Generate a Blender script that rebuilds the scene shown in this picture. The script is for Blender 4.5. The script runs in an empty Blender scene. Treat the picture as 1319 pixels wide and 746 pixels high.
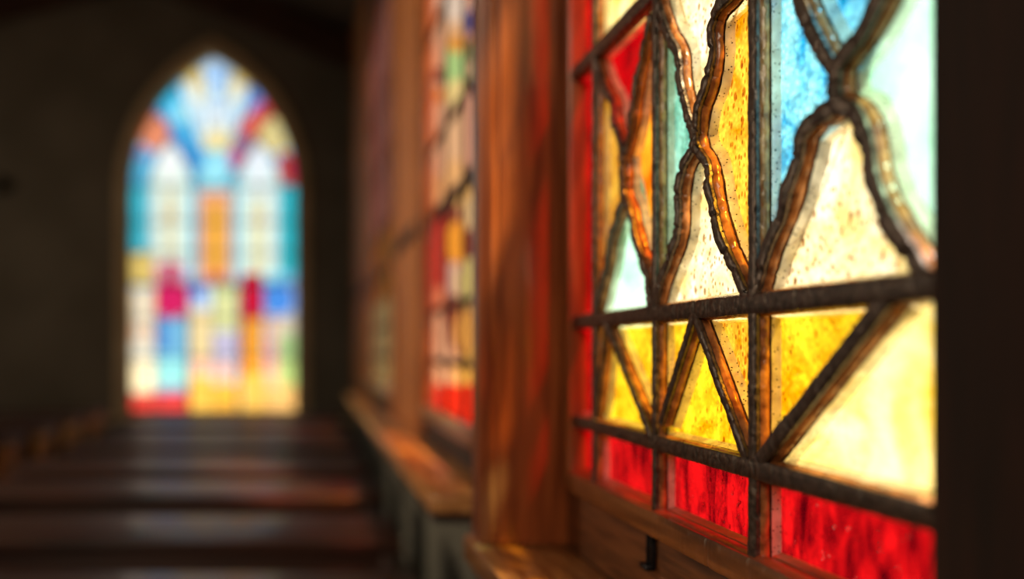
import bpy, bmesh, math, random
from mathutils import Vector, noise
random.seed(7)
S = bpy.context.scene
C = S.collection

# ---------------------------------------------------------------- camera, sky, sun, exposure
FPX, VX, VY = 1150.0, 400.0, 450.0          # focal length and vanishing point in 1319x746 pixels
cam = bpy.data.objects.new('camera', bpy.data.cameras.new('camera')); C.objects.link(cam)
cam.rotation_euler = (math.pi/2, 0, 0); cam.location = (0, 0, 0)
cam.data.sensor_width = 36; cam.data.lens = 36*FPX/1319
cam.data.shift_x = (659.5-VX)/1319; cam.data.shift_y = (VY-373)/1319
cam.data.clip_start = 0.02; cam.data.clip_end = 400
cam.data.dof.use_dof = True; cam.data.dof.focus_distance = 1.10; cam.data.dof.aperture_fstop = 1.0
S.camera = cam
S.view_settings.view_transform = 'Standard'; S.view_settings.look = 'None'
S.view_settings.exposure = 0.0; S.view_settings.gamma = 1; S.view_settings.use_curve_mapping = False
S.cycles.use_denoising = True
S.cycles.max_bounces = 8; S.cycles.transparent_max_bounces = 16
S.cycles.sample_clamp_indirect = 4

W = bpy.data.worlds.new('sky'); S.world = W; W.use_nodes = True
nt = W.node_tree; nt.nodes.clear()
def wn(t, **k):
    n = nt.nodes.new(t)
    for a, b in k.items(): setattr(n, a, b)
    return n
tc = wn('ShaderNodeTexCoord'); sp = wn('ShaderNodeSeparateXYZ'); rp = wn('ShaderNodeValToRGB')
nz = wn('ShaderNodeTexNoise'); nz.inputs['Scale'].default_value = 2.2; nz.inputs['Detail'].default_value = 4
nt.links.new(tc.outputs['Generated'], sp.inputs[0]); nt.links.new(sp.outputs[2], rp.inputs[0])
e = rp.color_ramp.elements; e[0].position = 0; e[0].color = (1.0, 1.0, 1.0, 1); e[1].position = .75; e[1].color = (.35, .55, .95, 1)
nt.links.new(tc.outputs['Generated'], nz.inputs['Vector'])
mx = wn('ShaderNodeMix', data_type='RGBA'); cr = wn('ShaderNodeValToRGB')
cr.color_ramp.elements[0].position = .45; cr.color_ramp.elements[1].position = .6
nt.links.new(nz.outputs[0], cr.inputs[0]); nt.links.new(cr.outputs[0], mx.inputs[0])
nt.links.new(rp.outputs[0], mx.inputs[6]); mx.inputs[7].default_value = (1.1, 1.08, 1.05, 1)
bg = wn('ShaderNodeBackground'); bg.inputs[1].default_value = 1.15
out = wn('ShaderNodeOutputWorld')
nt.links.new(mx.outputs[2], bg.inputs[0]); nt.links.new(bg.outputs[0], out.inputs[0])

SUN_DIR = Vector((-1.0, 1.7, -2.7)).normalized()
sun = bpy.data.objects.new('sun', bpy.data.lights.new('sun', 'SUN')); C.objects.link(sun)
sun.data.energy = 25; sun.data.angle = math.radians(5); sun.data.color = (1, .93, .82)
sun.rotation_euler = SUN_DIR.to_track_quat('-Z', 'Y').to_euler()

def area(name, loc, target, sx, sy, power, col):
    l = bpy.data.lights.new(name, 'AREA'); l.shape = 'RECTANGLE'; l.size = sx; l.size_y = sy; l.energy = power; l.color = col
    o = bpy.data.objects.new(name, l); C.objects.link(o); o.location = loc
    o.rotation_euler = (Vector(target)-Vector(loc)).to_track_quat('-Z', 'Y').to_euler()
    return o
left_fill = area('left_fill_light', (-4.1, 4.2, 1.2), (0.5, 4.2, .7), 1.2, 2.2, 48, (1.0, .78, .52)); left_fill.data.spread = math.radians(100)  # added unseen fill light that brightens the panelling on the window wall
area('far_left_fill_light', (-4.15, 6.6, 1.2), (-1.0, 10.4, .6), 1.2, 2.2, 34, (1.0, .80, .55))  # added unseen fill light aimed at the far wall
rear_fill = area('rear_fill_light', (-1.6, -2.8, 1.8), (.4, 2.0, -.3), 1.5, 2.2, 15, (1.0, .78, .56)); rear_fill.data.spread = math.radians(60)  # added unseen fill from behind the camera for jamb and near sill

# ---------------------------------------------------------------- helpers
def tag(o, label=None, cat=None, group=None, kind=None):
    if label: o['label'] = label
    if cat: o['category'] = cat
    if group: o['group'] = group
    if kind: o['kind'] = kind
    return o
def obj(name, bm, mats, parent=None, smooth=True):
    bmesh.ops.recalc_face_normals(bm, faces=bm.faces)
    me = bpy.data.meshes.new(name); bm.to_mesh(me); bm.free()
    for m in (mats if isinstance(mats, (list, tuple)) else [mats]): me.materials.append(m)
    if smooth:
        for p in me.polygons: p.use_smooth = True
        try: me.set_sharp_from_angle(angle=math.radians(38))
        except Exception: pass
    o = bpy.data.objects.new(name, me); C.objects.link(o)
    if parent: o.parent = parent
    return o
def empty(name, loc=(0, 0, 0)):
    o = bpy.data.objects.new(name, None); C.objects.link(o); o.location = loc; return o
def box(bm, x0, x1, y0, y1, z0, z1, bev=0.0, mi=0, seg=2):
    r = bmesh.ops.create_cube(bm, size=1)
    vs = r['verts']
    for v in vs:
        v.co = Vector(((x0+x1)/2+v.co.x*(x1-x0), (y0+y1)/2+v.co.y*(y1-y0), (z0+z1)/2+v.co.z*(z1-z0)))
    fs = set(f for v in vs for f in v.link_faces)
    for f in fs: f.material_index = mi
    if bev:
        es = set(ed for v in vs for ed in v.link_edges)
        bmesh.ops.bevel(bm, geom=list(es), offset=bev, segments=seg, affect='EDGES', profile=.5)
def boxobj(name, dims, mat, parent=None, bev=0.0):
    bm = bmesh.new(); box(bm, *dims, bev=bev); return obj(name, bm, mat, parent)
def at(px, py, X):                                   # the point of the wall plane x = X that the photo shows at px, py
    Y = FPX*X/(px-VX); return (Y, (VY-py)*Y/FPX)

# ---------------------------------------------------------------- materials
def mat(name):
    m = bpy.data.materials.new(name); m.use_nodes = True; m.node_tree.nodes.clear()
    n = m.node_tree.nodes; L = m.node_tree.links
    o = n.new('ShaderNodeOutputMaterial')
    return m, n, L, o
def wood(name, c1, c2, axis=2, rough=.35, scale=9, bump=.25, coat=.3):
    m, n, L, o = mat(name)
    t = n.new('ShaderNodeTexCoord'); mp = n.new('ShaderNodeMapping'); L.new(t.outputs['Object'], mp.inputs[0])
    sc = [scale*6, scale*6, scale*6]; sc[axis] = scale*.5; mp.inputs['Scale'].default_value = sc
    a = n.new('ShaderNodeTexNoise'); a.inputs['Scale'].default_value = 1; a.inputs['Detail'].default_value = 6; a.inputs['Distortion'].default_value = .6
    L.new(mp.outputs[0], a.inputs[0])
    r = n.new('ShaderNodeValToRGB'); L.new(a.outputs[0], r.inputs[0])
    r.color_ramp.elements[0].position = .35; r.color_ramp.elements[0].color = (*c1, 1)
    r.color_ramp.elements[1].position = .68; r.color_ramp.elements[1].color = (*c2, 1)
    p = n.new('ShaderNodeBsdfPrincipled'); p.inputs['Roughness'].default_value = rough
    p.inputs['Coat Weight'].default_value = coat; p.inputs['Coat Roughness'].default_value = .15
    b = n.new('ShaderNodeBump'); b.inputs['Strength'].default_value = bump; b.inputs['Distance'].default_value = .003
    L.new(a.outputs[0], b.inputs['Height']); L.new(b.outputs[0], p.inputs['Normal'])
    L.new(r.outputs[0], p.inputs['Base Color']); L.new(p.outputs[0], o.inputs[0])
    return m
def rough_mat(name, c1, c2, scale, rough, metal=0.0, bump=.4, dist=.002, spec=.5, dots=None):
    m, n, L, o = mat(name)
    t = n.new('ShaderNodeTexCoord')
    a = n.new('ShaderNodeTexNoise'); a.inputs['Scale'].default_value = scale; a.inputs['Detail'].default_value = 5
    L.new(t.outputs['Object'], a.inputs[0])
    r = n.new('ShaderNodeValToRGB'); L.new(a.outputs[0], r.inputs[0])
    r.color_ramp.elements[0].position = .38; r.color_ramp.elements[0].color = (*c1, 1)
    r.color_ramp.elements[1].position = .66; r.color_ramp.elements[1].color = (*c2, 1)
    p = n.new('ShaderNodeBsdfPrincipled'); p.inputs['Roughness'].default_value = rough; p.inputs['Metallic'].default_value = metal
    p.inputs['Specular IOR Level'].default_value = spec
    b = n.new('ShaderNodeBump'); b.inputs['Strength'].default_value = bump; b.inputs['Distance'].default_value = dist
    L.new(a.outputs[0], b.inputs['Height']); L.new(b.outputs[0], p.inputs['Normal'])
    col = r.outputs[0]
    if dots:
        v = n.new('ShaderNodeTexVoronoi'); v.inputs['Scale'].default_value = dots; L.new(t.outputs['Object'], v.inputs[0])
        k = n.new('ShaderNodeValToRGB'); L.new(v.outputs['Distance'], k.inputs[0])
        k.color_ramp.elements[0].position = .16; k.color_ramp.elements[0].color = (.03, .025, .02, 1)
        k.color_ramp.elements[1].position = .24; k.color_ramp.elements[1].color = (1, 1, 1, 1)
        mm = n.new('ShaderNodeMix'); mm.data_type = 'RGBA'; mm.blend_type = 'MULTIPLY'; mm.inputs[0].default_value = 1
        L.new(col, mm.inputs[6]); L.new(k.outputs[0], mm.inputs[7]); col = mm.outputs[2]
    L.new(col, p.inputs['Base Color']); L.new(p.outputs[0], o.inputs[0])
    return m
def glass(name, c1, c2, seeds=0, streak=0, hammer=0.5, trans=.38, seedcol=.35, scale=16, sscale=95):
    """coloured cathedral glass: streaky colour, dark seeds, hammered surface; part scattering, part clear"""
    m, n, L, o = mat(name)
    t = n.new('ShaderNodeTexCoord')
    mp = n.new('ShaderNodeMapping'); L.new(t.outputs['Object'], mp.inputs[0])
    mp.inputs['Scale'].default_value = (1, 1, .35 if streak else 1)
    a = n.new('ShaderNodeTexNoise'); a.inputs['Scale'].default_value = scale*(2.5 if streak else 1); a.inputs['Detail'].default_value = 5; a.inputs['Roughness'].default_value = .6
    a.inputs['Distortion'].default_value = .5
    L.new(mp.outputs[0], a.inputs[0])
    r = n.new('ShaderNodeValToRGB'); L.new(a.outputs[0], r.inputs[0])
    c1 = [v*.78 for v in c1]; c2 = [v*.95 for v in c2]
    r.color_ramp.elements[0].position = .36; r.color_ramp.elements[0].color = (*c1, 1)
    r.color_ramp.elements[1].position = .62; r.color_ramp.elements[1].color = (*c2, 1)
    col = r.outputs[0]
    if seeds:
        for q, (s2, lo, hi) in enumerate(((sscale, .10*seeds, .16*seeds), (sscale*2.3, .13*seeds, .2*seeds))):
            mp2 = n.new('ShaderNodeMapping'); L.new(t.outputs['Object'], mp2.inputs[0]); mp2.inputs['Scale'].default_value = (1, 1, .62)
            mp2.inputs['Rotation'].default_value = (.35, 0, 0)
            v = n.new('ShaderNodeTexVoronoi'); v.inputs['Scale'].default_value = s2; L.new(mp2.outputs[0], v.inputs[0])
            k = n.new('ShaderNodeValToRGB'); L.new(v.outputs['Distance'], k.inputs[0])
            k.color_ramp.elements[0].position = lo; k.color_ramp.elements[0].color = (seedcol, seedcol*.55, seedcol*.25, 1)
            k.color_ramp.elements[1].position = hi; k.color_ramp.elements[1].color = (1, 1, 1, 1)
            mm = n.new('ShaderNodeMix'); mm.data_type = 'RGBA'; mm.blend_type = 'MULTIPLY'; mm.inputs[0].default_value = 1
            L.new(col, mm.inputs[6]); L.new(k.outputs[0], mm.inputs[7]); col = mm.outputs[2]
    h = n.new('ShaderNodeTexVoronoi'); h.feature = 'SMOOTH_F1'; h.inputs['Scale'].default_value = 150; L.new(t.outputs['Object'], h.inputs[0])
    hk = n.new('ShaderNodeMapRange'); L.new(h.outputs['Distance'], hk.inputs[0]); hk.inputs[1].default_value = .1; hk.inputs[2].default_value = .6
    hk.inputs[3].default_value = 1.12; hk.inputs[4].default_value = 1.12-.6*hammer
    hm = n.new('ShaderNodeMix'); hm.data_type = 'RGBA'; hm.blend_type = 'MULTIPLY'; hm.inputs[0].default_value = 1
    L.new(col, hm.inputs[6]); L.new(hk.outputs[0], hm.inputs[7]); col = hm.outputs[2]
    b = n.new('ShaderNodeBump'); b.inputs['Strength'].default_value = hammer; b.inputs['Distance'].default_value = .0025
    L.new(h.outputs['Distance'], b.inputs['Height'])
    tl = n.new('ShaderNodeBsdfTranslucent'); L.new(col, tl.inputs[0]); L.new(b.outputs[0], tl.inputs['Normal'])
    tp = n.new('ShaderNodeBsdfTransparent'); L.new(col, tp.inputs[0])
    m1 = n.new('ShaderNodeMixShader'); m1.inputs[0].default_value = trans; L.new(tp.outputs[0], m1.inputs[1]); L.new(tl.outputs[0], m1.inputs[2])
    gl = n.new('ShaderNodeBsdfGlossy'); gl.inputs['Roughness'].default_value = .12; L.new(b.outputs[0], gl.inputs['Normal'])
    fr = n.new('ShaderNodeFresnel'); fr.inputs[0].default_value = 1.35; L.new(b.outputs[0], fr.inputs['Normal'])
    ml = n.new('ShaderNodeMath'); ml.operation = 'MULTIPLY'; ml.inputs[1].default_value = .5; L.new(fr.outputs[0], ml.inputs[0])
    m2 = n.new('ShaderNodeMixShader'); L.new(ml.outputs[0], m2.inputs[0]); L.new(m1.outputs[0], m2.inputs[1]); L.new(gl.outputs[0], m2.inputs[2])
    L.new(m2.outputs[0], o.inputs[0])
    return m
def attr_glass(name, trans):
    m, n, L, o = mat(name)
    at_ = n.new('ShaderNodeAttribute'); at_.attribute_name = 'tint'
    tl = n.new('ShaderNodeBsdfTranslucent'); L.new(at_.outputs[0], tl.inputs[0])
    tp = n.new('ShaderNodeBsdfTransparent'); L.new(at_.outputs[0], tp.inputs[0])
    m1 = n.new('ShaderNodeMixShader'); m1.inputs[0].default_value = trans; L.new(tp.outputs[0], m1.inputs[1]); L.new(tl.outputs[0], m1.inputs[2])
    L.new(m1.outputs[0], o.inputs[0]); return m
M_clear, n_, L_, o_ = mat('clear_glass_back')
tp_ = n_.new('ShaderNodeBsdfTransparent'); tp_.inputs[0].default_value = (.97, .97, .97, 1); L_.new(tp_.outputs[0], o_.inputs[0])

M_amberwood = wood('amber_panel_wood', (.22, .06, .012), (.55, .20, .05), axis=2, rough=.7, scale=5, coat=0)
M_plaster = rough_mat('plaster', (.08, .078, .062), (.12, .115, .095), 3, .9, bump=.15)
M_farwall = rough_mat('far_plaster', (.12, .105, .08), (.16, .14, .11), 1.5, .9, bump=.1)
M_stone = rough_mat('arch_stone', (.42, .31, .18), (.55, .42, .26), 4, .8, bump=.2)
M_floor = wood('floor_boards', (.02, .012, .008), (.05, .028, .016), axis=1, rough=.5, scale=2)
M_ceil = rough_mat('ceiling_plaster', (.06, .045, .03), (.09, .06, .04), 2, .9)
M_beam = wood('beam_wood', (.03, .01, .005), (.08, .03, .015), axis=0, rough=.6, scale=3)
M_wood = wood('window_wood', (.16, .045, .012), (.40, .14, .04), axis=2, rough=.38, scale=7)
M_jamb = wood('jamb_wood', (.14, .028, .008), (.36, .095, .025), axis=2, rough=.42, scale=7)
M_woodh = wood('window_wood_level', (.10, .035, .012), (.30, .11, .035), axis=1, rough=.3, scale=8)
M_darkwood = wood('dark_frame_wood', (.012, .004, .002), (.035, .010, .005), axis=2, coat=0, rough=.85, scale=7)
M_apron = wood('apron_wood', (.07, .025, .010), (.24, .085, .028), axis=1, rough=.4, scale=12, bump=.5)
M_sill = wood('sill_wood', (.30, .10, .028), (.78, .38, .13), axis=1, rough=.28, scale=8, bump=.4, coat=.6)
M_pew = wood('bench_wood', (.022, .006, .003), (.065, .018, .008), axis=0, rough=.5, scale=3, coat=.15)
M_pewend_lit = wood('bench_end_wood_lit', (.35, .15, .04), (.6, .30, .09), axis=2, rough=.4, scale=3)  # bench wood made paler: light falling on the ends is put into the colour
M_came = rough_mat('came_patina', (.035, .022, .017), (.12, .078, .06), 120, .38, metal=.35, bump=.6, dist=.002)
M_side = rough_mat('varnished_rebate', (.16, .055, .018), (.42, .17, .06), 60, .24, bump=.35, dist=.002)
M_putty = rough_mat('putty', (.55, .51, .44), (.80, .77, .70), 50, .3, bump=.4, dots=210)
nn_ = M_putty.node_tree; po_ = [n for n in nn_.nodes if n.type == 'OUTPUT_MATERIAL'][0]; pp_ = [n for n in nn_.nodes if n.type == 'BSDF_PRINCIPLED'][0]
tt_ = nn_.nodes.new('ShaderNodeBsdfTranslucent'); nn_.links.new(pp_.inputs['Base Color'].links[0].from_socket, tt_.inputs[0])     # milky sealant lets some light through
ms_ = nn_.nodes.new('ShaderNodeMixShader'); ms_.inputs[0].default_value = .55
nn_.links.new(pp_.outputs[0], ms_.inputs[1]); nn_.links.new(tt_.outputs[0], ms_.inputs[2]); nn_.links.new(ms_.outputs[0], po_.inputs[0])
M_iron = rough_mat('black_iron', (.01, .01, .012), (.03, .03, .035), 60, .4, metal=.8)
M_ground = rough_mat('pale_gravel', (.20, .18, .13), (.30, .27, .20), .5, .95)
M_drop, n_, L_, o_ = mat('water')
p_ = n_.new('ShaderNodeBsdfPrincipled'); p_.inputs['Base Color'].default_value = (1, 1, 1, 1); p_.inputs['Roughness'].default_value = .03
p_.inputs['Transmission Weight'].default_value = 1; p_.inputs['IOR'].default_value = 1.33; L_.new(p_.outputs[0], o_.inputs[0])

# ---------------------------------------------------------------- room shell
X0, XG = .50, .527                     # face of the glazing bars, plane of the near glass
XW0, XW1 = .505, .545                  # window wall
ZF = -1.1; ZT = 5.2; YB = -3.0; YE = 10.4; XL = -4.3
tag(boxobj('floor', (XL-.1, .6, YB-.1, YE+.3, ZF-.15, ZF), M_floor), kind='structure')
tag(boxobj('ground', (-60, 60, -40, 90, -1.6, -1.3), M_ground), kind='structure', label='pale gravel ground outside the chapel')
tag(boxobj('wall_left', (XL-.15, XL, YB, YE, ZF, ZT), M_farwall), kind='structure')
tag(boxobj('wall_back', (XL, .6, YB-.15, YB, ZF, ZT), M_farwall), kind='structure')
bm = bmesh.new()                       # ceiling slopes down to the window wall
vs = [bm.verts.new(p) for p in ((.56, YB-.15, 3.55), (.56, YE+.3, 3.55), (-1.9, YE+.3, 4.5), (-1.9, YB-.15, 4.5), (XL-.15, YE+.3, 3.9), (XL-.15, YB-.15, 3.9))]
f1 = bm.faces.new(vs[:4]); f2 = bm.faces.new((vs[3], vs[2], vs[4], vs[5]))
r = bmesh.ops.extrude_face_region(bm, geom=[f1, f2])
for v in [g for g in r['geom'] if isinstance(g, bmesh.types.BMVert)]: v.co.z += .15
tag(obj('ceiling', bm, M_ceil, smooth=False), kind='structure')
for k, y in enumerate((10.1, 7.4, 4.7)):
    bm = bmesh.new()
    for (xa, za, xb, zb) in ((.5, 3.45, -1.9, 4.42), (-1.9, 4.42, XL, 3.82)):
        q = []
        for yy in (y-.1, y+.1):
            q += [bm.verts.new((xa, yy, za-.28)), bm.verts.new((xb, yy, zb-.28)), bm.verts.new((xb, yy, zb+.06)), bm.verts.new((xa, yy, za+.06))]
        for f in ((0, 1, 2, 3), (7, 6, 5, 4), (0, 4, 5, 1), (1, 5, 6, 2), (2, 6, 7, 3), (3, 7, 4, 0)): bm.faces.new([q[i] for i in f])
    tag(obj('rafter', bm, M_beam, smooth=False), ['dark reddish rafter against the far wall above the arched window', 'dark ceiling rafter next in front of the far one', 'dark ceiling rafter farthest from the arched window'][k], 'beam', 'ceiling rafters')

# window wall: piers and bands around three openings
OPEN = [(.66, 1.74, -.262, 1.12), (2.2, 3.87, -.262, 2.5), (5.35, 7.6, -.262, 2.5)]
def wallpiece(bm, y0, y1, z0, z1): box(bm, XW0, XW1, y0, y1, z0, z1)
bm = bmesh.new()
wallpiece(bm, YB, YE, ZF, -.40)
tag(obj('wall_right', bm, M_plaster, smooth=False), kind='structure')
bm = bmesh.new()
ys = [YB] + [v for o_ in OPEN for v in o_[:2]] + [YE]
for i in range(0, len(ys), 2): wallpiece(bm, ys[i], ys[i+1], -.40, ZT-.1)
for o_ in OPEN: wallpiece(bm, o_[0], o_[1], -.40, o_[2]); wallpiece(bm, o_[0], o_[1], o_[3], ZT-.1)
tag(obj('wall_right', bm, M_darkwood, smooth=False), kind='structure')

# ---------------------------------------------------------------- glazing bars
def catmull(pts, step):
    P = [Vector(p) for p in pts]; P = [2*P[0]-P[1]] + P + [2*P[-1]-P[-2]]
    out = []
    for i in range(1, len(P)-2):
        n = max(2, int((P[i+1]-P[i]).length/step))
        for k in range(n):
            t = k/n; a, b, c, d = P[i-1:i+3]
            out.append(.5*((2*b)+(-a+c)*t+(2*a-5*b+4*c-d)*t*t+(-a+3*b-3*c+d)*t**3))
    out.append(P[-2]); return out
def sweep(name, pts, w, D, parent, xg=XG, curved=True, knob=.12, step=.004, flange=.007, mats=None, crack=.05, seed=0, label=None, xoff=0):
    """moulded glazing bar swept along pts (y, z); front at xg - D; flange of putty against the glass"""
    path = catmull(pts, step) if curved else None
    if path is None:
        path = []
        for a, b in zip(pts[:-1], pts[1:]):
            a, b = Vector(a), Vector(b); n = max(2, int((b-a).length/step))
            path += [a.lerp(b, k/n) for k in range(n)]
        path.append(Vector(pts[-1]))
    h = w/2
    # half profile: (offset across, distance from glass, material)
    half = [(h+flange, 0), (h+flange*.85, .0015), (h+flange*.5, .0060), (h+.0020, .0095), (h-.0012, .0102), (h+.0012, .0118),
            (h+.0026, D*.55), (h+.0018, D*.68), (h-.0008, D*.77), (h-.0014, D*.80), (h, D*.84), (h, D*.95), (h*.80, D), (h*.25, D*1.015)]
    prof = half + [(-a, b) for a, b in reversed(half)]
    mi = [2, 2, 2, 0, 1, 1, 1, 1, 0, 0, 0, 0, 0]; mi = mi + [0] + mi[::-1]
    bm = bmesh.new(); rings = []
    total = sum((b-a).length for a, b in zip(path[:-1], path[1:]))
    dist = 0; nextc = random.uniform(.4, 1)*crack; 
    for i, p in enumerate(path):
        t = (path[min(i+1, len(path)-1)] - path[max(i-1, 0)]).normalized(); nn = Vector((-t.y, t.x))
        if i: dist += (p-path[i-1]).length
        c = 1.0
        if dist > nextc: c = .88 if curved else .95; nextc = dist + random.uniform(.6, 1.5)*crack
        s = c*(1+knob*noise.noise(Vector((dist*30, seed*3.1, 0)))+knob*.3*noise.noise(Vector((dist*120, seed, 5))))
        ring = []; fl = min(1, (dist+.001)/.02, (total-dist+.001)/.02) if curved else 1
        for j, (a, b) in enumerate(prof):
            jit = .0006*noise.noise(Vector((dist*260, j*1.7, seed)))
            aa = (a*s if abs(a) <= h+.003 else a*(1+.25*knob*noise.noise(Vector((dist*60, j, seed))))) + jit
            bb = b if b < .011 else b*(.5+.5*s) + jit*1.5
            if abs(aa) > h+.003: aa = math.copysign(h+.003+(abs(aa)-h-.003)*fl, aa)
            q = p + nn*aa
            ring.append(bm.verts.new((xg-bb-xoff, q.x, q.y)))
        rings.append(ring)
    for a, b in zip(rings[:-1], rings[1:]):
        for j in range(len(prof)-1):
            f = bm.faces.new((a[j], a[j+1], b[j+1], b[j])); f.material_index = mi[j]
    for r_ in (rings[0], rings[-1]): bm.faces.new(r_)
    o = obj(name, bm, mats or [M_came, M_side, M_putty], parent)
    if label: o['label'] = label
    return o, path

win = empty('window_1', (0, 0, 0)); win['kind'] = 'structure'
win['label'] = 'near stained glass window with wavy wooden tracery and red bottom panes'
F = lambda px, py: at(px, py, X0)
Fy = lambda px: FPX*X0/(px-VX)
ZA, ZB_, ZC, ZR, ZTOP = .0515, -.136, -.238, .525, 1.08       # heights of the transoms
YS = [Fy(1205), Fy(968), Fy(842), Fy(764), Fy(738)]           # right stile, mullions, left border bar, left stile
DB = XG-X0
sweep('transom', [(YS[0]-.03, ZA), (YS[4]+.02, ZA)], .023, DB, win, curved=False, knob=.06, crack=.09, seed=1, xoff=.0012)
sweep('transom', [(YS[0]-.03, ZB_), (YS[4]+.02, ZB_)], .022, DB, win, curved=False, knob=.06, crack=.09, seed=2, xoff=.0014)
sweep('transom', [(YS[0]-.03, ZR), (YS[4]+.02, ZR)], .024, DB, win, curved=False, knob=.06, crack=.09, seed=3, xoff=.001)
sweep('bottom_rail', [(YS[0]-.05, ZC-.014), (YS[4]+.03, ZC-.014)], .036, DB+.010, win, curved=False, knob=.03, seed=4, crack=.12,
      mats=[M_woodh, M_woodh, M_woodh])
sweep('mullion', [(YS[1], ZC), (YS[1], ZTOP)], .019, DB, win, flange=.0045, curved=False, knob=.06, crack=.09, seed=5, xoff=.0005)
sweep('mullion', [(YS[2], ZC), (YS[2], ZTOP)], .016, DB, win, flange=.0035, curved=False, knob=.06, crack=.09, seed=6, xoff=.0007)
sweep('mullion', [(YS[3], ZC), (YS[3], ZTOP)], .017, DB, win, flange=.004, curved=False, knob=.06, crack=.09, seed=7, xoff=.0009)
# stiles and head of the wooden frame
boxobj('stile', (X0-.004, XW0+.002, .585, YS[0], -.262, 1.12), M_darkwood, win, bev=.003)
boxobj('stile', (X0-.008, XG+.004, YS[4], 1.745, -.262, 1.12), M_wood, win, bev=.004)
boxobj('head', (X0-.006, XG+.004, .66, 1.745, 1.07, 1.125), M_wood, win, bev=.004)

def strand(pts, w=.0150, seed=0, label=None):
    return sweep('tracery_branch', [F(*p) for p in pts], w, DB, win, knob=.30, seed=seed, crack=.045, flange=.0075, xoff=.0003*seed % .002)[1]
# column 2 (in focus)
J2 = (893, 178)
s2a = strand([(838, -60), (843, -10), (848, 14), (858, 45), (871, 70), (874, 105), (881, 138), J2], seed=11)
s2b = strand([(962, -70), (944, -14), (922, 12), (914, 38), (914, 75), (908, 110), (898, 140), J2], seed=12)
s2c = strand([(891, 160), (890, 190), (879, 215), (873, 250), (871, 300), (858, 340), (849, 365), (842, 397)], seed=13)
s2d = strand([(891, 160), (895, 192), (907, 214), (913, 250), (920, 285), (930, 318), (944, 350), (960, 386)], seed=14)
# column 1
J1 = (801, 200)
s1a = strand([(763, 70), (769, 94), (776, 115), (786, 134), (789, 160), (797, 183), J1], seed=15)
s1b = strand([(838, 20), (829, 50), (821, 84), (815, 120), (810, 160), (805, 185), J1], seed=16)
s1c = strand([(800, 190), (801, 245), (794, 275), (784, 306), (779, 340), (771, 375), (765, 403)], seed=17)
s1d = strand([(800, 190), (801, 245), (809, 270), (815, 298), (822, 325), (829, 348), (833, 372), (838, 398)], seed=18)
# column 3
J3 = (1074, 118)
s3a = strand([(1003, -110), (1016, -50), (1028, 0), (1040, 32), (1058, 68), (1068, 88), J3], seed=19, w=.0185)
s3b = strand([(1188, -120), (1155, -50), (1128, 5), (1108, 42), (1088, 68), (1076, 88), J3], seed=20, w=.0185)
s3c = strand([(1072, 95), (1070, 135), (1048, 150), (1030, 172), (1024, 200), (1014, 236), (1003, 275), (985, 318), (970, 372)], seed=21, w=.0185)
s3d = strand([(1072, 95), (1076, 132), (1096, 145), (1110, 175), (1118, 225), (1130, 262), (1150, 300), (1166, 325), (1184, 356)], seed=22, w=.0185)
def diag(a, b, seed, w=.0135):
    return sweep('diagonal_bar', [a, b], w, DB, win, curved=False, knob=.08, seed=seed, crack=.07, xoff=.0002*seed % .0017)
zA, zB = ZA-.006, ZB_+.006
AP2 = F(893, 414)
diag((AP2[0], zA), F(850, 545), 31); diag((AP2[0], zA), (YS[1]+.012, zB), 32)
AP1 = F(779, 428)
diag((AP1[0], zA), (YS[2]+.012, zB), 33); diag((AP1[0], zA), (YS[3]-.01, zB+.02), 34, w=.009)
diag((Fy(1140), zA), (YS[1]-.008, zB), 35, w=.019)

# ---- panes
G = {}
G['red'] = glass('ruby_glass', (.06, .0, .002), (.50, .004, .006), streak=1, hammer=.35, seeds=.7, scale=14, sscale=60)
G['deepred'] = glass('deep_ruby_glass', (.22, .0, .002), (.42, .001, .003), hammer=.2)
G['yellow'] = glass('yellow_glass', (.72, .30, .0), (1, .68, .02), seeds=1.1, hammer=.55, sscale=45, seedcol=.5)
G['amber'] = glass('amber_glass', (.72, .27, .0), (1, .60, .05), seeds=1.6, hammer=.5, sscale=55, seedcol=.6)
G['cream'] = glass('cream_glass', (.95, .70, .24), (1, .93, .66), seeds=1.6, hammer=.25, sscale=62, seedcol=.35)
G['pale'] = glass('pale_yellow_glass', (.95, .60, .04), (1, .88, .45), seeds=.5, hammer=.25, scale=9)
G['mint'] = glass('mint_glass', (.0, .46, .32), (.38, .98, .80), seeds=0, hammer=.6, scale=26)
G['palemint'] = glass('pale_mint_glass', (.20, .75, .40), (.62, .98, .76), hammer=.2, scale=5)
G['blue'] = glass('sky_blue_glass', (.0, .40, .82), (.34, .92, 1.0), hammer=.85, scale=18)
G['orange'] = glass('orange_glass', (.70, .13, .0), (1, .40, .02), hammer=.2)
def area2(p): return sum(p[i][0]*p[(i+1) % len(p)][1]-p[(i+1) % len(p)][0]*p[i][1] for i in range(len(p)))
def pane(poly, g, label):
    poly = [(float(a), float(b)) for a, b in poly]
    q = [poly[0]]
    for p in poly[1:]:
        if math.hypot(p[0]-q[-1][0], p[1]-q[-1][1]) > 1e-4: q.append(p)
    if math.hypot(q[0][0]-q[-1][0], q[0][1]-q[-1][1]) < 1e-4: q.pop()
    if area2(q) < 0: q.reverse()
    bm = bmesh.new(); n = len(q)
    a = [bm.verts.new((XG, y, z)) for y, z in q]; b = [bm.verts.new((XG+.004, y, z)) for y, z in q]
    fa = bm.faces.new(a); fb = bm.faces.new(b[::-1]); fb.material_index = 1
    for i in range(n):
        f = bm.faces.new((a[i], b[i], b[(i+1) % n], a[(i+1) % n])); f.material_index = 1
    bmesh.ops.triangulate(bm, faces=[fa, fb], ngon_method='EAR_CLIP')
    o = obj('pane', bm, [G[g], M_clear], win, smooth=False); o['label'] = label
    return o
def T(path): return [(p.x, p.y) for p in path]
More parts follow.
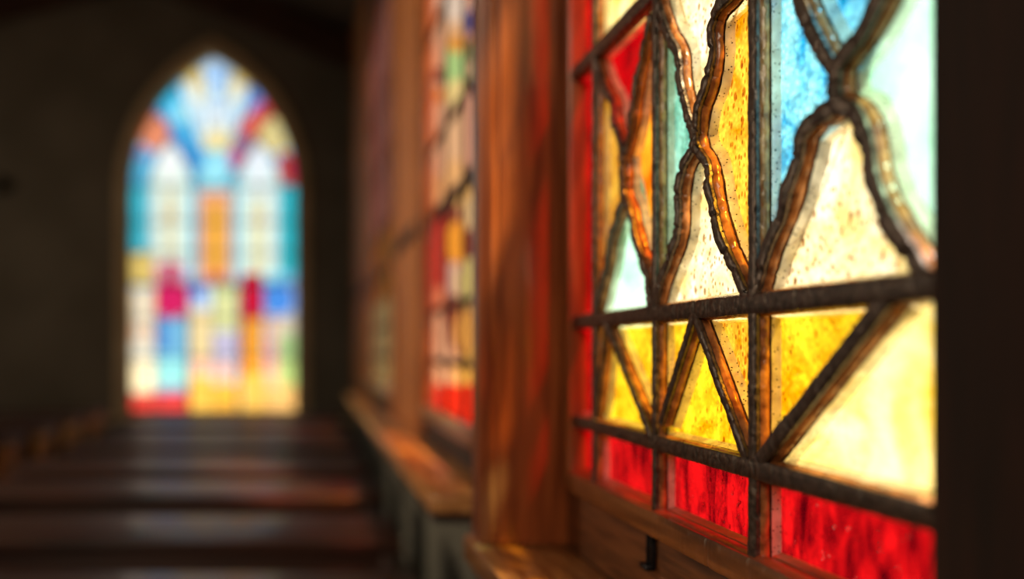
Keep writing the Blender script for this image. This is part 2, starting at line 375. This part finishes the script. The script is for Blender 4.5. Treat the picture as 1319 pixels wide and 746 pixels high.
def Rct(ya, yb, za, zb): return [(ya, za), (yb, za), (yb, zb), (ya, zb)]
y0, y1, y2, y3, y4 = YS
# bottom row and left border
pane(Rct(y0, y1, ZC, ZB_), 'red', 'ruby red pane nearest the right'); pane(Rct(y1, y2, ZC, ZB_), 'red', 'ruby red pane, middle'); pane(Rct(y2, y3, ZC, ZB_), 'red', 'ruby red pane, left')
pane(Rct(y3, y4, ZC, ZB_), 'deepred', 'red border pane'); pane(Rct(y3, y4, ZB_, ZA), 'deepred', 'red border pane'); pane(Rct(y3, y4, ZA, ZR), 'deepred', 'red border pane'); pane(Rct(y3, y4, ZR, ZTOP), 'deepred', 'red border pane')
# second row
a = Fy(1140)
pane([(y0, ZA), (a, ZA), (y1, ZB_), (y0, ZB_)], 'pale', 'large pale yellow pane'); pane([(a, ZA), (y1, ZA), (y1, ZB_)], 'yellow', 'yellow corner pane')
L2 = Fy(850)
pane([(y1, ZA), (AP2[0], ZA), (y1, ZB_)], 'amber', 'amber pane'); pane([(AP2[0], ZA), (y2, ZA), (y2, ZB_), (L2, ZB_)], 'yellow', 'narrow yellow pane'); pane([(y1, ZB_), (AP2[0], ZA), (L2, ZB_)], 'yellow', 'yellow triangular pane')
pane([(y2, ZA), (AP1[0], ZA), (y2, ZB_)], 'yellow', 'yellow pane'); pane([(AP1[0], ZA), (y3, ZA), (y3, ZB_)], 'yellow', 'narrow yellow pane'); pane([(AP1[0], ZA), (y3, ZB_), (y2, ZB_)], 'yellow', 'yellow triangular pane')
# main row, column 2
def clipz(path, zmax): return [p for p in T(path) if p[1] <= zmax]
A2, B2, C2, D2 = T(s2a), T(s2b), T(s2c), T(s2d)
pane([(y2, ZA)] + [(y2, A2[0][1])] + A2 + C2[4:], 'mint', 'mint green pane')
pane(A2 + B2[::-1], 'cream', 'cream pane between the branches')
pane([(y1, B2[0][1])] + B2 + D2[4:] + [(y1, ZA)], 'amber', 'amber pane with dark seeds')
pane([(y2, ZA)] + C2[::-1][:-4] + D2[4:] + [(y1, ZA)], 'cream', 'cream triangular pane')
pane([(y1, B2[0][1]), (y2, A2[0][1]), (y2, ZTOP), (y1, ZTOP)], 'cream', 'cream pane')
# column 1
A1, B1, C1, D1 = T(s1a), T(s1b), T(s1c), T(s1d)
pane([(y3, ZA), (y3, A1[0][1])] + A1 + C1[4:], 'amber', 'amber yellow pane left')
pane([(y3, A1[0][1]+.03)] + A1 + B1[::-1] + [(y2, ZR)], 'deepred', 'red pane between the branches')
pane([(y2, B1[0][1])] + B1 + D1[4:] + [(y2, ZA)], 'orange', 'orange pane')
pane([(y3, ZA)] + C1[::-1][:-4] + D1[4:] + [(y2, ZA)], 'palemint', 'pale green triangular pane')
pane(Rct(y2, y3, ZR, ZTOP), 'pale', 'pale yellow pane')
# column 3
A3, B3, C3, D3 = T(s3a), T(s3b), T(s3c), T(s3d)
pane([(y1, ZA), (y1, A3[0][1])] + A3 + C3[4:], 'blue', 'sky blue pane')
pane(A3 + B3[::-1], 'blue', 'light blue pane')
pane([(y0, B3[0][1])] + B3 + D3[4:] + [(y0, ZA)], 'palemint', 'pale mint pane')
pane([(y1, ZA)] + C3[::-1][:-4] + D3[4:] + [(y0, ZA)], 'cream', 'large cream pane')
pane([(y0, B3[0][1]), (y1, A3[0][1]), (y1, ZTOP), (y0, ZTOP)], 'cream', 'cream pane')

# apron under the window, staple hook, jamb
tag(boxobj('trim_1', (X0+.002, XW0, .2, 1.745, -.385, -.262), M_apron, bev=.002), kind='structure', label='brown wooden apron board below the near window')
bm = bmesh.new()
hy, hz = Fy(841), -.274
for dy in (-.0075, .0075): box(bm, X0-.007, X0+.001, hy+dy-.0028, hy+dy+.0028, hz-.040, hz+.012, bev=.0012)
box(bm, X0-.008, X0+.001, hy-.0105, hy+.0105, hz+.006, hz+.014, bev=.0015)
hk = obj('window_hook', bm, M_iron)
tag(hk, 'black iron hook hanging under the near window bottom rail', 'hook')
bm = bmesh.new(); box(bm, X0-.016, X0+.001, hy-.012, hy+.016, hz-.048, hz-.039, bev=.003)
obj('foot', bm, M_iron, hk)
jb = boxobj('trim_2', (.331, .507, 1.75, 1.835, -.385, 3.6), M_jamb, bev=.006); tag(jb, kind='structure', label='tall reddish brown wooden jamb post beside the near window')
bm = bmesh.new(); box(bm, .345, .360, 1.744, 1.756, -.38, 3.6, bev=.003); box(bm, .37, .375, 1.746, 1.756, -.38, 3.6, bev=.001); obj('moulding', bm, M_jamb, jb)

# sills
def sill(name, x0, x1, y0, y1, z, th, label):
    o = boxobj(name, (x0, x1, y0, y1, z-th, z), M_sill, bev=.006)
    bm = bmesh.new(); box(bm, x0+.012, x1, y0+.004, y1-.012, z-th-.025, z-th+.001, bev=.004)
    obj('cove', bm, M_darkwood, o); tag(o, label, kind='structure'); return o
sill('trim_3', .318, .504, .3, 1.86, -.385, .05, 'wet varnished brown sill under the near window')
sill('trim_4', .312, .504, 2.33, 7.9, -.385, .045, 'brown sill under the second and third windows, lit by coloured light')

# ---------------------------------------------------------------- second and third windows on the same wall
def mosaic(name, pts_fn, nu, nv, colour_fn, inside_fn, thick_vec, parent, m):
    """pane mesh of small coloured cells"""
    bm = bmesh.new(); lay = bm.loops.layers.float_color.new('tint')
    V = {}
    def gv(i, j):
        if (i, j) not in V: V[(i, j)] = bm.verts.new(pts_fn(i, j))
        return V[(i, j)]
    for i in range(nu):
        for j in range(nv):
            if not inside_fn(i+.5, j+.5): continue
            f = bm.faces.new((gv(i, j), gv(i+1, j), gv(i+1, j+1), gv(i, j+1)))
            c = colour_fn(i+.5, j+.5)
            for l in f.loops: l[lay] = (*c, 1)
    return obj(name, bm, m, parent, smooth=False)
M_aglass = attr_glass('side_mosaic_glass', .30)
M_aglass2 = attr_glass('far_mosaic_glass', .15)
def inshape(s, x, y):
    k = s[0]
    if k == 'r': return s[1] <= x <= s[3] and s[2] <= y <= s[4]
    if k == 'e': return ((x-s[1])/s[3])**2+((y-s[2])/s[4])**2 <= 1
    if k == 'p':
        P = s[1]; c = False
        for i in range(len(P)):
            (xa, ya), (xb, yb) = P[i-1], P[i]
            if (ya > y) != (yb > y) and x < (xb-xa)*(y-ya)/(yb-ya)+xa: c = not c
        return c
def paint(shapes, base, k=(1, 1, 1)):
    def f(x, y):
        c = base
        for s in shapes:
            if inshape(s, x, y): c = s[-1]
        j = random.uniform(.85, 1.08)
        return tuple(min(1, v*j*q) for v, q in zip(c, k))
    return f
SH2 = [('r', 540, -400, 572, 235, (.80, .50, .36)), ('r', 572, -400, 602, 240, (.85, .62, .42)), ('r', 602, -400, 640, 215, (.85, .50, .42)),
       ('e', 585, 5, 20, 22, (.85, .85, .85)), ('e', 606, 28, 10, 14, (.1, .12, .45)), ('r', 572, 50, 604, 118, (.45, .85, .40)), ('e', 590, 56, 14, 12, (.85, .45, .10)),
       ('e', 590, 120, 13, 18, (.95, .9, .45)), ('e', 565, 123, 8, 8, (.8, .25, .03)), ('e', 566, 96, 8, 9, (.15, .03, .03)), ('r', 604, 50, 613, 80, (.12, .03, .03)),
       ('e', 567, 246, 16, 20, (.85, .50, .25)), ('e', 588, 222, 13, 16, (.9, .6, .3)), ('e', 601, 264, 13, 26, (.95, .65, .25)),
       ('r', 540, 268, 640, 560, (.25, .06, .05)), ('r', 555, 275, 575, 375, (.55, .05, .04)), ('e', 588, 312, 12, 28, (.95, .45, .06)), ('r', 574, 338, 594, 380, (.65, .45, .45)),
       ('e', 602, 365, 13, 34, (.80, .80, .35)), ('e', 602, 275, 10, 22, (.9, .75, .45)), ('e', 564, 388, 14, 18, (.85, .28, .16)), ('e', 566, 432, 14, 26, (.85, .50, .35)), ('e', 574, 475, 16, 36, (.9, .55, .40)),
       ('e', 600, 428, 13, 32, (.95, .55, .15)), ('e', 601, 480, 15, 28, (.95, .62, .16)), ('r', 540, 496, 640, 560, (.85, .04, .02))]
fn2 = paint(SH2, (.10, .03, .03), (.60, .45, .33))
def side_window(n, ya, yb, label, dim=False, xg=.535):
    w = empty('window_%d' % n); tag(w, label, kind='structure')
    nu, nv = 70, 200
    def pt(i, j): return (xg, ya+.04+(yb-ya-.08)*i/nu, -.255+2.74*j/nv)
    def cf(i, j):
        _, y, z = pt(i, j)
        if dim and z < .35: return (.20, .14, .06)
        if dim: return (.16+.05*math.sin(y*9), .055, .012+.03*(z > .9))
        return fn2(VX+FPX*.535/y, VY-FPX*z/y)
    mosaic('glass', pt, nu, nv, cf, lambda i, j: True, None, w, M_aglass)
    for z, wd in ((-.05, .03), (.16, .026), (.56, .05), (.86, .03), (1.35, .03), (1.8, .03)):
        boxobj('transom', (.512, .530, ya, yb, z-wd/2, z+wd/2), M_darkwood, w, bev=.003)
    k = int((yb-ya)/.5)
    for i in range(1, k+1):
        y = ya+(yb-ya)*i/(k+1)
        boxobj('mullion', (.514, .531, y-.012, y+.012, -.255, 2.49), M_darkwood, w, bev=.003)
    for a, b in ((ya-.04, ya+.05), (yb-.05, yb+.04)): boxobj('stile', (.490, .530, a, b, -.262, 2.52), M_wood, w, bev=.004)
    boxobj('bottom_rail', (.485, .530, ya-.04, yb+.04, -.30, -.235), M_woodh, w, bev=.005)
    boxobj('head', (.488, .530, ya-.04, yb+.04, 2.46, 2.53), M_woodh, w, bev=.005)
side_window(2, 2.2, 3.87, 'second stained glass window along the right wall, seen at a grazing angle')
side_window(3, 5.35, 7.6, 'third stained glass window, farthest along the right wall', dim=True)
# panelled piers between the side windows and the long dado rail
def pier(n, y0, y1, lab):
    o = boxobj('trim_%d' % n, (.492, .506, y0, y1, -.385, 3.5), M_amberwood, bev=.003); tag(o, lab, kind='structure')
    for a, b in ((y0, y0+.12), (y1-.12, y1)): boxobj('stile', (.476, .494, a, b, -.385, 3.5), M_amberwood, o, bev=.004)
    boxobj('rail', (.478, .494, y0, y1, .53, .60), M_darkwood, o, bev=.004)
pier(5, 3.92, 5.30, 'orange brown wooden panelling between the second and third windows')
pier(6, 7.65, 9.9, 'wooden panelling beyond the third window')

# ---------------------------------------------------------------- far wall with the arched window
YW = YE
def far(px, py, y=YW): return ((px-VX)*y/FPX, (VY-py)*y/FPX)
xl, zb = far(165, 530); xr, _ = far(382, 530); xc = (xl+xr)/2; zsp = far(0, 245)[1]; ztop = far(0, 68)[1]
def arch(off, n=24):
    """outline of a pointed arch grown by off, counter-clockwise from bottom left"""
    hw = (xr-xl)/2+off; H = ztop-zsp+off*1.25
    R = (hw*hw+H*H)/(2*hw)
    pts = [(xc-hw, zb-off*.2), (xc+hw, zb-off*.2)]
    a1 = math.asin(min(1, H/R))
    for i in range(n+1):
        a = a1*i/n; pts.append((xc+hw-R+R*math.cos(a), zsp+R*math.sin(a)))
    for i in range(n-1, -1, -1):
        a = a1*i/n; pts.append((xc-hw+R-R*math.cos(a), zsp+R*math.sin(a)))
    return pts
bm = bmesh.new()
outer = [(XL, ZF), (.56, ZF), (.56, ZT), (XL, ZT)]; inner = arch(.02)
ov = [bm.verts.new((x, YW, z)) for x, z in outer]; iv = [bm.verts.new((x, YW, z)) for x, z in inner]
es = [bm.edges.new((l[i], l[(i+1) % len(l)])) for l in (ov, iv) for i in range(len(l))]
bmesh.ops.triangle_fill(bm, edges=es, use_beauty=True)
r = bmesh.ops.extrude_face_region(bm, geom=list(bm.faces))
for v in [g for g in r['geom'] if isinstance(g, bmesh.types.BMVert)]: v.co.y += .30
tag(obj('wall_far', bm, M_farwall, smooth=False), kind='structure')
def archband(name, o0, o1, ya, yb, m, parent):
    P, Q = arch(o0), arch(o1); bm = bmesh.new(); n = len(P)
    v = [[bm.verts.new((x, y, z)) for x, z in pts] for pts, y in ((P, ya), (Q, ya), (Q, yb), (P, yb))]
    for i in range(n):
        j = (i+1) % n
        for k in range(4):
            l = (k+1) % 4; bm.faces.new((v[k][i], v[k][j], v[l][j], v[l][i]))
    return obj(name, bm, m, parent)
wf = empty('window_4'); tag(wf, 'tall pointed arch stained glass window in the far wall', kind='structure')
archband('surround', .01, .14, YW-.05, YW+.02, M_stone, wf)
archband('inner_moulding', -.02, .03, YW+.02, YW+.16, M_stone, wf)
hw_ = 'half'
BASE = (.20, .62, .88)
cy, wh, cr_, gold, red, blu, teal, org = (.30, .78, .92), (.85, .96, .98), (1, .92, .62), (.92, .66, .18), (.62, .02, .06), (.08, .28, .72), (.04, .52, .62), (1, .42, .03)
FAR = [('p', [(150, 130), (275, 250), (275, 60), (150, 60)], (.08, .50, .78)), ('p', [(200, 130), (262, 205), (280, 240), (230, 230), (190, 160)], (.07, .32, .70)),
       ('e', 228, 132, 20, 22, (.05, .55, .85)), ('e', 231, 142, 11, 13, (.40, .85, .95)),
       ('p', [(258, 186), (296, 186), (322, 108), (275, 60), (230, 108)], (.70, .90, .98)), ('p', [(266, 180), (288, 180), (296, 130), (258, 130)], wh),
       ('e', 249, 97, 13, 11, gold), ('e', 311, 98, 14, 11, gold), ('e', 256, 117, 12, 12, cr_), ('e', 300, 116, 12, 12, cr_), ('e', 279, 96, 10, 9, (.20, .45, .85)), ('e', 279, 120, 6, 6, (.2, .5, .9)), ('e', 277, 78, 16, 12, (.55, .75, .92)),
       ('r', 260, 166, 297, 191, (.95, .75, .30)), ('r', 264, 160, 293, 170, cr_),
       ('e', 331, 120, 13, 22, (.15, .35, .80)), ('p', [(300, 190), (312, 150), (346, 120), (362, 150), (330, 175), (310, 215)], (.75, .06, .07)), ('e', 321, 160, 13, 12, (.85, .12, .08)), ('e', 312, 182, 10, 10, (.25, .2, .3)),
       ('e', 303, 204, 11, 16, (.70, .12, .30)), ('e', 353, 172, 22, 24, (.88, .68, .25)), ('e', 366, 160, 10, 18, (.85, .80, .40)), ('r', 358, 194, 384, 236, (.62, .10, .05)), ('e', 376, 215, 10, 16, (.60, .02, .08)),
       ('e', 197, 168, 20, 23, (.85, .28, .14)), ('r', 160, 190, 190, 198, (.30, .12, .45)), ('r', 160, 198, 187, 236, (.08, .45, .66)),
       ('r', 165, 240, 190, 322, teal), ('r', 358, 240, 384, 352, (.02, .56, .62)),
       ('r', 186, 236, 250, 350, (.40, .82, .86)), ('r', 302, 236, 362, 358, (.42, .84, .86)),
       ('p', [(190, 350), (190, 225), (203, 198), (218, 182), (233, 198), (246, 225), (246, 350)], (.55, .86, .82)), ('r', 198, 212, 237, 345, (.86, .95, .80)), ('e', 217, 205, 15, 22, (.95, .98, .92)),
       ('p', [(305, 350), (305, 225), (318, 198), (333, 182), (348, 198), (360, 225), (360, 350)], (.55, .88, .84)), ('r', 313, 212, 353, 345, (.86, .96, .86)), ('e', 333, 205, 15, 22, (.95, .99, .97)),
       ('r', 208, 245, 227, 330, (.98, .93, .58)), ('e', 217, 276, 6, 9, (.95, .55, .10)), ('r', 323, 255, 341, 350, (.99, .95, .55)), ('e', 332, 281, 5, 7, (.9, .5, .3)),
       ('r', 255, 212, 299, 244, (.35, .82, .90)), ('e', 277, 210, 13, 20, (.40, .88, .94)), ('r', 253, 244, 299, 362, (.88, .50, .42)), ('r', 258, 248, 294, 358, (.90, .38, .14)), ('r', 268, 262, 286, 345, (1, .48, .03)), ('e', 277, 358, 10, 8, (.6, .05, .05)),
       ('r', 245, 244, 254, 352, cy), ('r', 299, 244, 305, 352, (.45, .85, .85)),
       ('r', 160, 322, 198, 366, gold), ('r', 199, 340, 236, 366, (.80, .35, .45)), ('r', 209, 336, 226, 370, (.62, .02, .08)), ('r', 198, 366, 240, 408, (.80, .03, .16)), ('r', 212, 366, 226, 415, (.62, .01, .10)),
       ('r', 160, 370, 198, 440, (.92, .72, .45)), ('r', 160, 420, 198, 440, (.88, .52, .30)), ('r', 160, 440, 198, 510, (.90, .82, .62)), ('r', 178, 375, 184, 505, (.95, .90, .75)),
       ('r', 199, 410, 240, 455, (.12, .36, .72)), ('r', 222, 410, 236, 455, (.25, .60, .80)), ('r', 199, 455, 240, 500, (.28, .72, .90)), ('r', 199, 498, 240, 512, (.35, .35, .70)), ('r', 160, 510, 242, 534, (.70, .05, .05)),
       ('r', 241, 366, 272, 400, (.65, .80, .95)), ('e', 254, 376, 9, 12, (.08, .22, .75)), ('r', 241, 400, 272, 462, (.99, .76, .38)), ('r', 241, 462, 272, 490, (.90, .55, .45)), ('r', 241, 488, 272, 534, (.95, .60, .12)),
       ('r', 273, 364, 306, 428, (.82, .82, .38)), ('e', 290, 372, 10, 8, (.5, .6, .3)), ('r', 273, 428, 306, 488, (.60, .55, .72)), ('r', 282, 470, 292, 500, (.92, .45, .30)), ('r', 273, 494, 306, 534, (.93, .52, .08)),
       ('r', 308, 352, 338, 412, (.60, .01, .04)), ('r', 310, 412, 338, 492, (.95, .40, .04)), ('r', 308, 412, 312, 492, (.6, .1, .05)), ('r', 308, 488, 340, 534, (.93, .58, .14)),
       ('r', 340, 362, 384, 408, (.55, .65, .90)), ('e', 358, 384, 20, 22, (.08, .30, .82)), ('r', 340, 408, 358, 500, (.88, .55, .42)), ('r', 358, 408, 384, 430, (.80, .70, .50)), ('r', 358, 430, 384, 505, (.42, .62, .25)), ('r', 346, 440, 352, 480, (.85, .3, .4)), ('r', 340, 500, 384, 534, (.88, .55, .22))]
fnF = paint(FAR, BASE)
AI = arch(-.015)
NU, NV = 54, 116
def fpt(i, j): return (xl+(xr-xl)*i/NU, YW+.10, zb+(ztop-zb)*j/NV)
def fpix(i, j):
    x, y, z = fpt(i, j); return (VX+x*FPX/YW, VY-z*FPX/YW)
AO = arch(.02)
mosaic('glass', fpt, NU, NV, lambda i, j: fnF(*fpix(i, j)), lambda i, j: inshape(('p', AO), fpt(i, j)[0], fpt(i, j)[2]), None, wf, M_aglass2)
def farbar(name, pts, w, parent=wf, d=.05):
    bm = bmesh.new()
    P = [Vector(far(*p)) for p in pts]
    for a, b in zip(P[:-1], P[1:]):
        t = (b-a).normalized(); nn = Vector((-t.y, t.x))*w/2; a = a-t*w*.3; b = b+t*w*.3
        q = [bm.verts.new((p.x, y, p.y)) for y in (YW+.09-d, YW+.09) for p in (a-nn, b-nn, b+nn, a+nn)]
        for f in ((0, 1, 2, 3), (7, 6, 5, 4), (0, 4, 5, 1), (1, 5, 6, 2), (2, 6, 7, 3), (3, 7, 4, 0)): bm.faces.new([q[i] for i in f])
    obj(name, bm, M_iron, parent, smooth=False)
farbar('transom', [(162, 366), (385, 366)], .035)
farbar('transom', [(162, 238), (385, 238)], .022)
for x in (242, 307): farbar('mullion', [(x, 366), (x, 532)], .035)
for x in (250, 302): farbar('mullion', [(x, 238), (x, 366)], .022)
for x in (199, 273, 339): farbar('glazing_bar', [(x, 366), (x, 532)], .014)
for y in (285, 325, 410, 460, 508): farbar('glazing_bar', [(164, y), (383, y)], .02)
for x in (190, 217, 333, 360): farbar('glazing_bar', [(x, 238), (x, 366)], .02)
farbar('lancet_head', [(189, 238), (193, 218), (203, 198), (218, 180), (233, 198), (244, 218), (249, 238)], .018)
farbar('lancet_head', [(303, 238), (308, 218), (318, 198), (333, 180), (348, 198), (358, 218), (362, 238)], .018)
for a, b in (((258, 190), (228, 108)), ((296, 190), (325, 108)), ((268, 166), (258, 84)), ((287, 166), (294, 84)), ((200, 140), (264, 236)), ((352, 140), (290, 236))): farbar('tracery_rib', [a, b], .02)
# ledge and panel under the arched window, skirting, dado
bm = bmesh.new(); box(bm, xl-.08, xr+.06, YW-.10, YW+.06, zb-.09, zb-.02, bev=.01); obj('sill', bm, M_stone, wf)
bm = bmesh.new(); box(bm, xl-.02, xr, YW-.05, YW, ZF, zb-.09, bev=.005); obj('sill_panel', bm, M_farwall, wf)
for k, (a, b) in enumerate(((XL, xl-.1), (xr+.08, .5))):
    o = boxobj('trim_%d' % (7+k), (a, b, YW-.04, YW, far(0, 541)[1]-.03, far(0, 541)[1]+.04), M_stone, bev=.008); tag(o, kind='structure')

# ---------------------------------------------------------------- benches
def make_bench(x0, x1, em=None):
    """long bench: origin at floor under its right end; seat top 0.45 m"""
    root = empty('bench')
    L = x0-x1
    bm = bmesh.new(); box(bm, L, 0, -.50, 0, .405, .45, bev=.008, seg=3); obj('seat', bm, M_pew, root)
    bm = bmesh.new(); box(bm, L+.05, -.05, -.47, -.445, .25, .41, bev=.003); obj('apron', bm, M_pew, root)
    bm = bmesh.new(); box(bm, L+.05, -.05, -.05, -.028, .25, .41, bev=.003); obj('apron', bm, M_pew, root)
    for a in (L+.03, -.07):
        bm = bmesh.new(); box(bm, a, a+.04, -.48, -.02, 0, .41, bev=.004); obj('end_panel', bm, em or M_pew, root)
    bm = bmesh.new(); box(bm, L+.06, -.06, -.27, -.23, .08, .16, bev=.003); obj('stretcher', bm, M_pew, root)
    return root
def dup(root):
    r = root.copy(); C.objects.link(r)
    for ch in root.children:
        c = ch.copy(); C.objects.link(c); c.parent = r
    return r
YK = [2.62, 3.51, 4.45, 5.34, 6.39, 7.3, 8.2, 9.1]
NTH = ['nearest', 'second', 'third', 'fourth', 'fifth', 'sixth', 'seventh', 'eighth']
b0 = make_bench(-1.64, .31)
for i, y in enumerate(YK):
    b = b0 if i == 0 else dup(b0)
    b.location = (.31, y, ZF)
    tag(b, 'dark polished wooden bench right of the aisle, %s counting from the photo bottom' % ('first' if i == 0 else NTH[i]) if i < 7 else 'dark wooden bench right of the aisle, last one before the arched window', 'bench', 'benches of the middle block')
b1 = make_bench(-4.15, -2.2, M_pewend_lit)
for i, y in enumerate(YK[3:]):
    b = b1 if i == 0 else dup(b1)
    b.location = (-2.2, y+.5, ZF)
    tag(b, 'dark bench with end panels coloured as if lit, left of the aisle, %s counting away from viewer' % ('first' if i == 0 else NTH[i]), 'bench', 'benches of the left block')

# ---------------------------------------------------------------- wall lamp at the far left
lx, lz = far(8, 240)
lamp = empty('wall_lamp', (lx, YW, lz)); tag(lamp, 'small dark wall lamp on the far wall at the left edge', 'lamp')
bm = bmesh.new(); bmesh.ops.create_cone(bm, cap_ends=True, segments=24, radius1=.07, radius2=.06, depth=.03)
for v in bm.verts: v.co = Vector((v.co.x, -.015+v.co.z, v.co.y))
obj('back_plate', bm, M_iron, lamp)
bm = bmesh.new(); box(bm, -.012, .012, -.14, -.02, -.012, .012, bev=.004); obj('arm', bm, M_iron, lamp)
bm = bmesh.new(); bmesh.ops.create_cone(bm, cap_ends=False, segments=24, radius1=.10, radius2=.05, depth=.14)
for v in bm.verts: v.co = Vector((v.co.x, -.15+v.co.y, v.co.z))
obj('shade', bm, M_iron, lamp)

# ---------------------------------------------------------------- water drops
def drops(name, spots, label):
    bm = bmesh.new()
    for (x, y, z, r, nx) in spots:
        res = bmesh.ops.create_icosphere(bm, subdivisions=2, radius=r)
        for v in res['verts']:
            c = v.co
            if nx == 'g': v.co = Vector((x+c.x*.55, y+c.y, z+c.z*1.15))
            else: v.co = Vector((x+c.x, y+c.y, z+c.z*.55))
    o = obj(name, bm, M_drop); tag(o, label, 'water drops', kind='stuff'); return o
sp_ = []
for _ in range(210):
    y = random.uniform(.74, 1.5); z = random.choice((random.uniform(-.228, -.15), random.uniform(-.125, .04)))
    sp_.append((XG-.0005, y, z, random.choice((.0008, .001, .0012, .0018, .0025)), 'g'))
drops('water_drops', sp_, 'tiny water drops beaded on the near window glass')
sp_ = [(random.uniform(.325, .49), random.uniform(1.2, 1.84), -.3845, random.uniform(.0012, .0038), 's') for _ in range(110)]
drops('water_drops', sp_, 'water drops scattered on the near varnished sill')

sp_ = []
for path in (s2a, s2b, s2c, s2d, s3c):
    for p in random.sample(path, 9):
        r = random.choice((.0015, .002, .0028, .0036)); x = X0+random.uniform(-.001, .004)
        sp_.append((x, p.x-.0080, p.y, r, 's'))
drops('water_drops', sp_, 'water drops clinging to the wavy tracery branches of the near window')
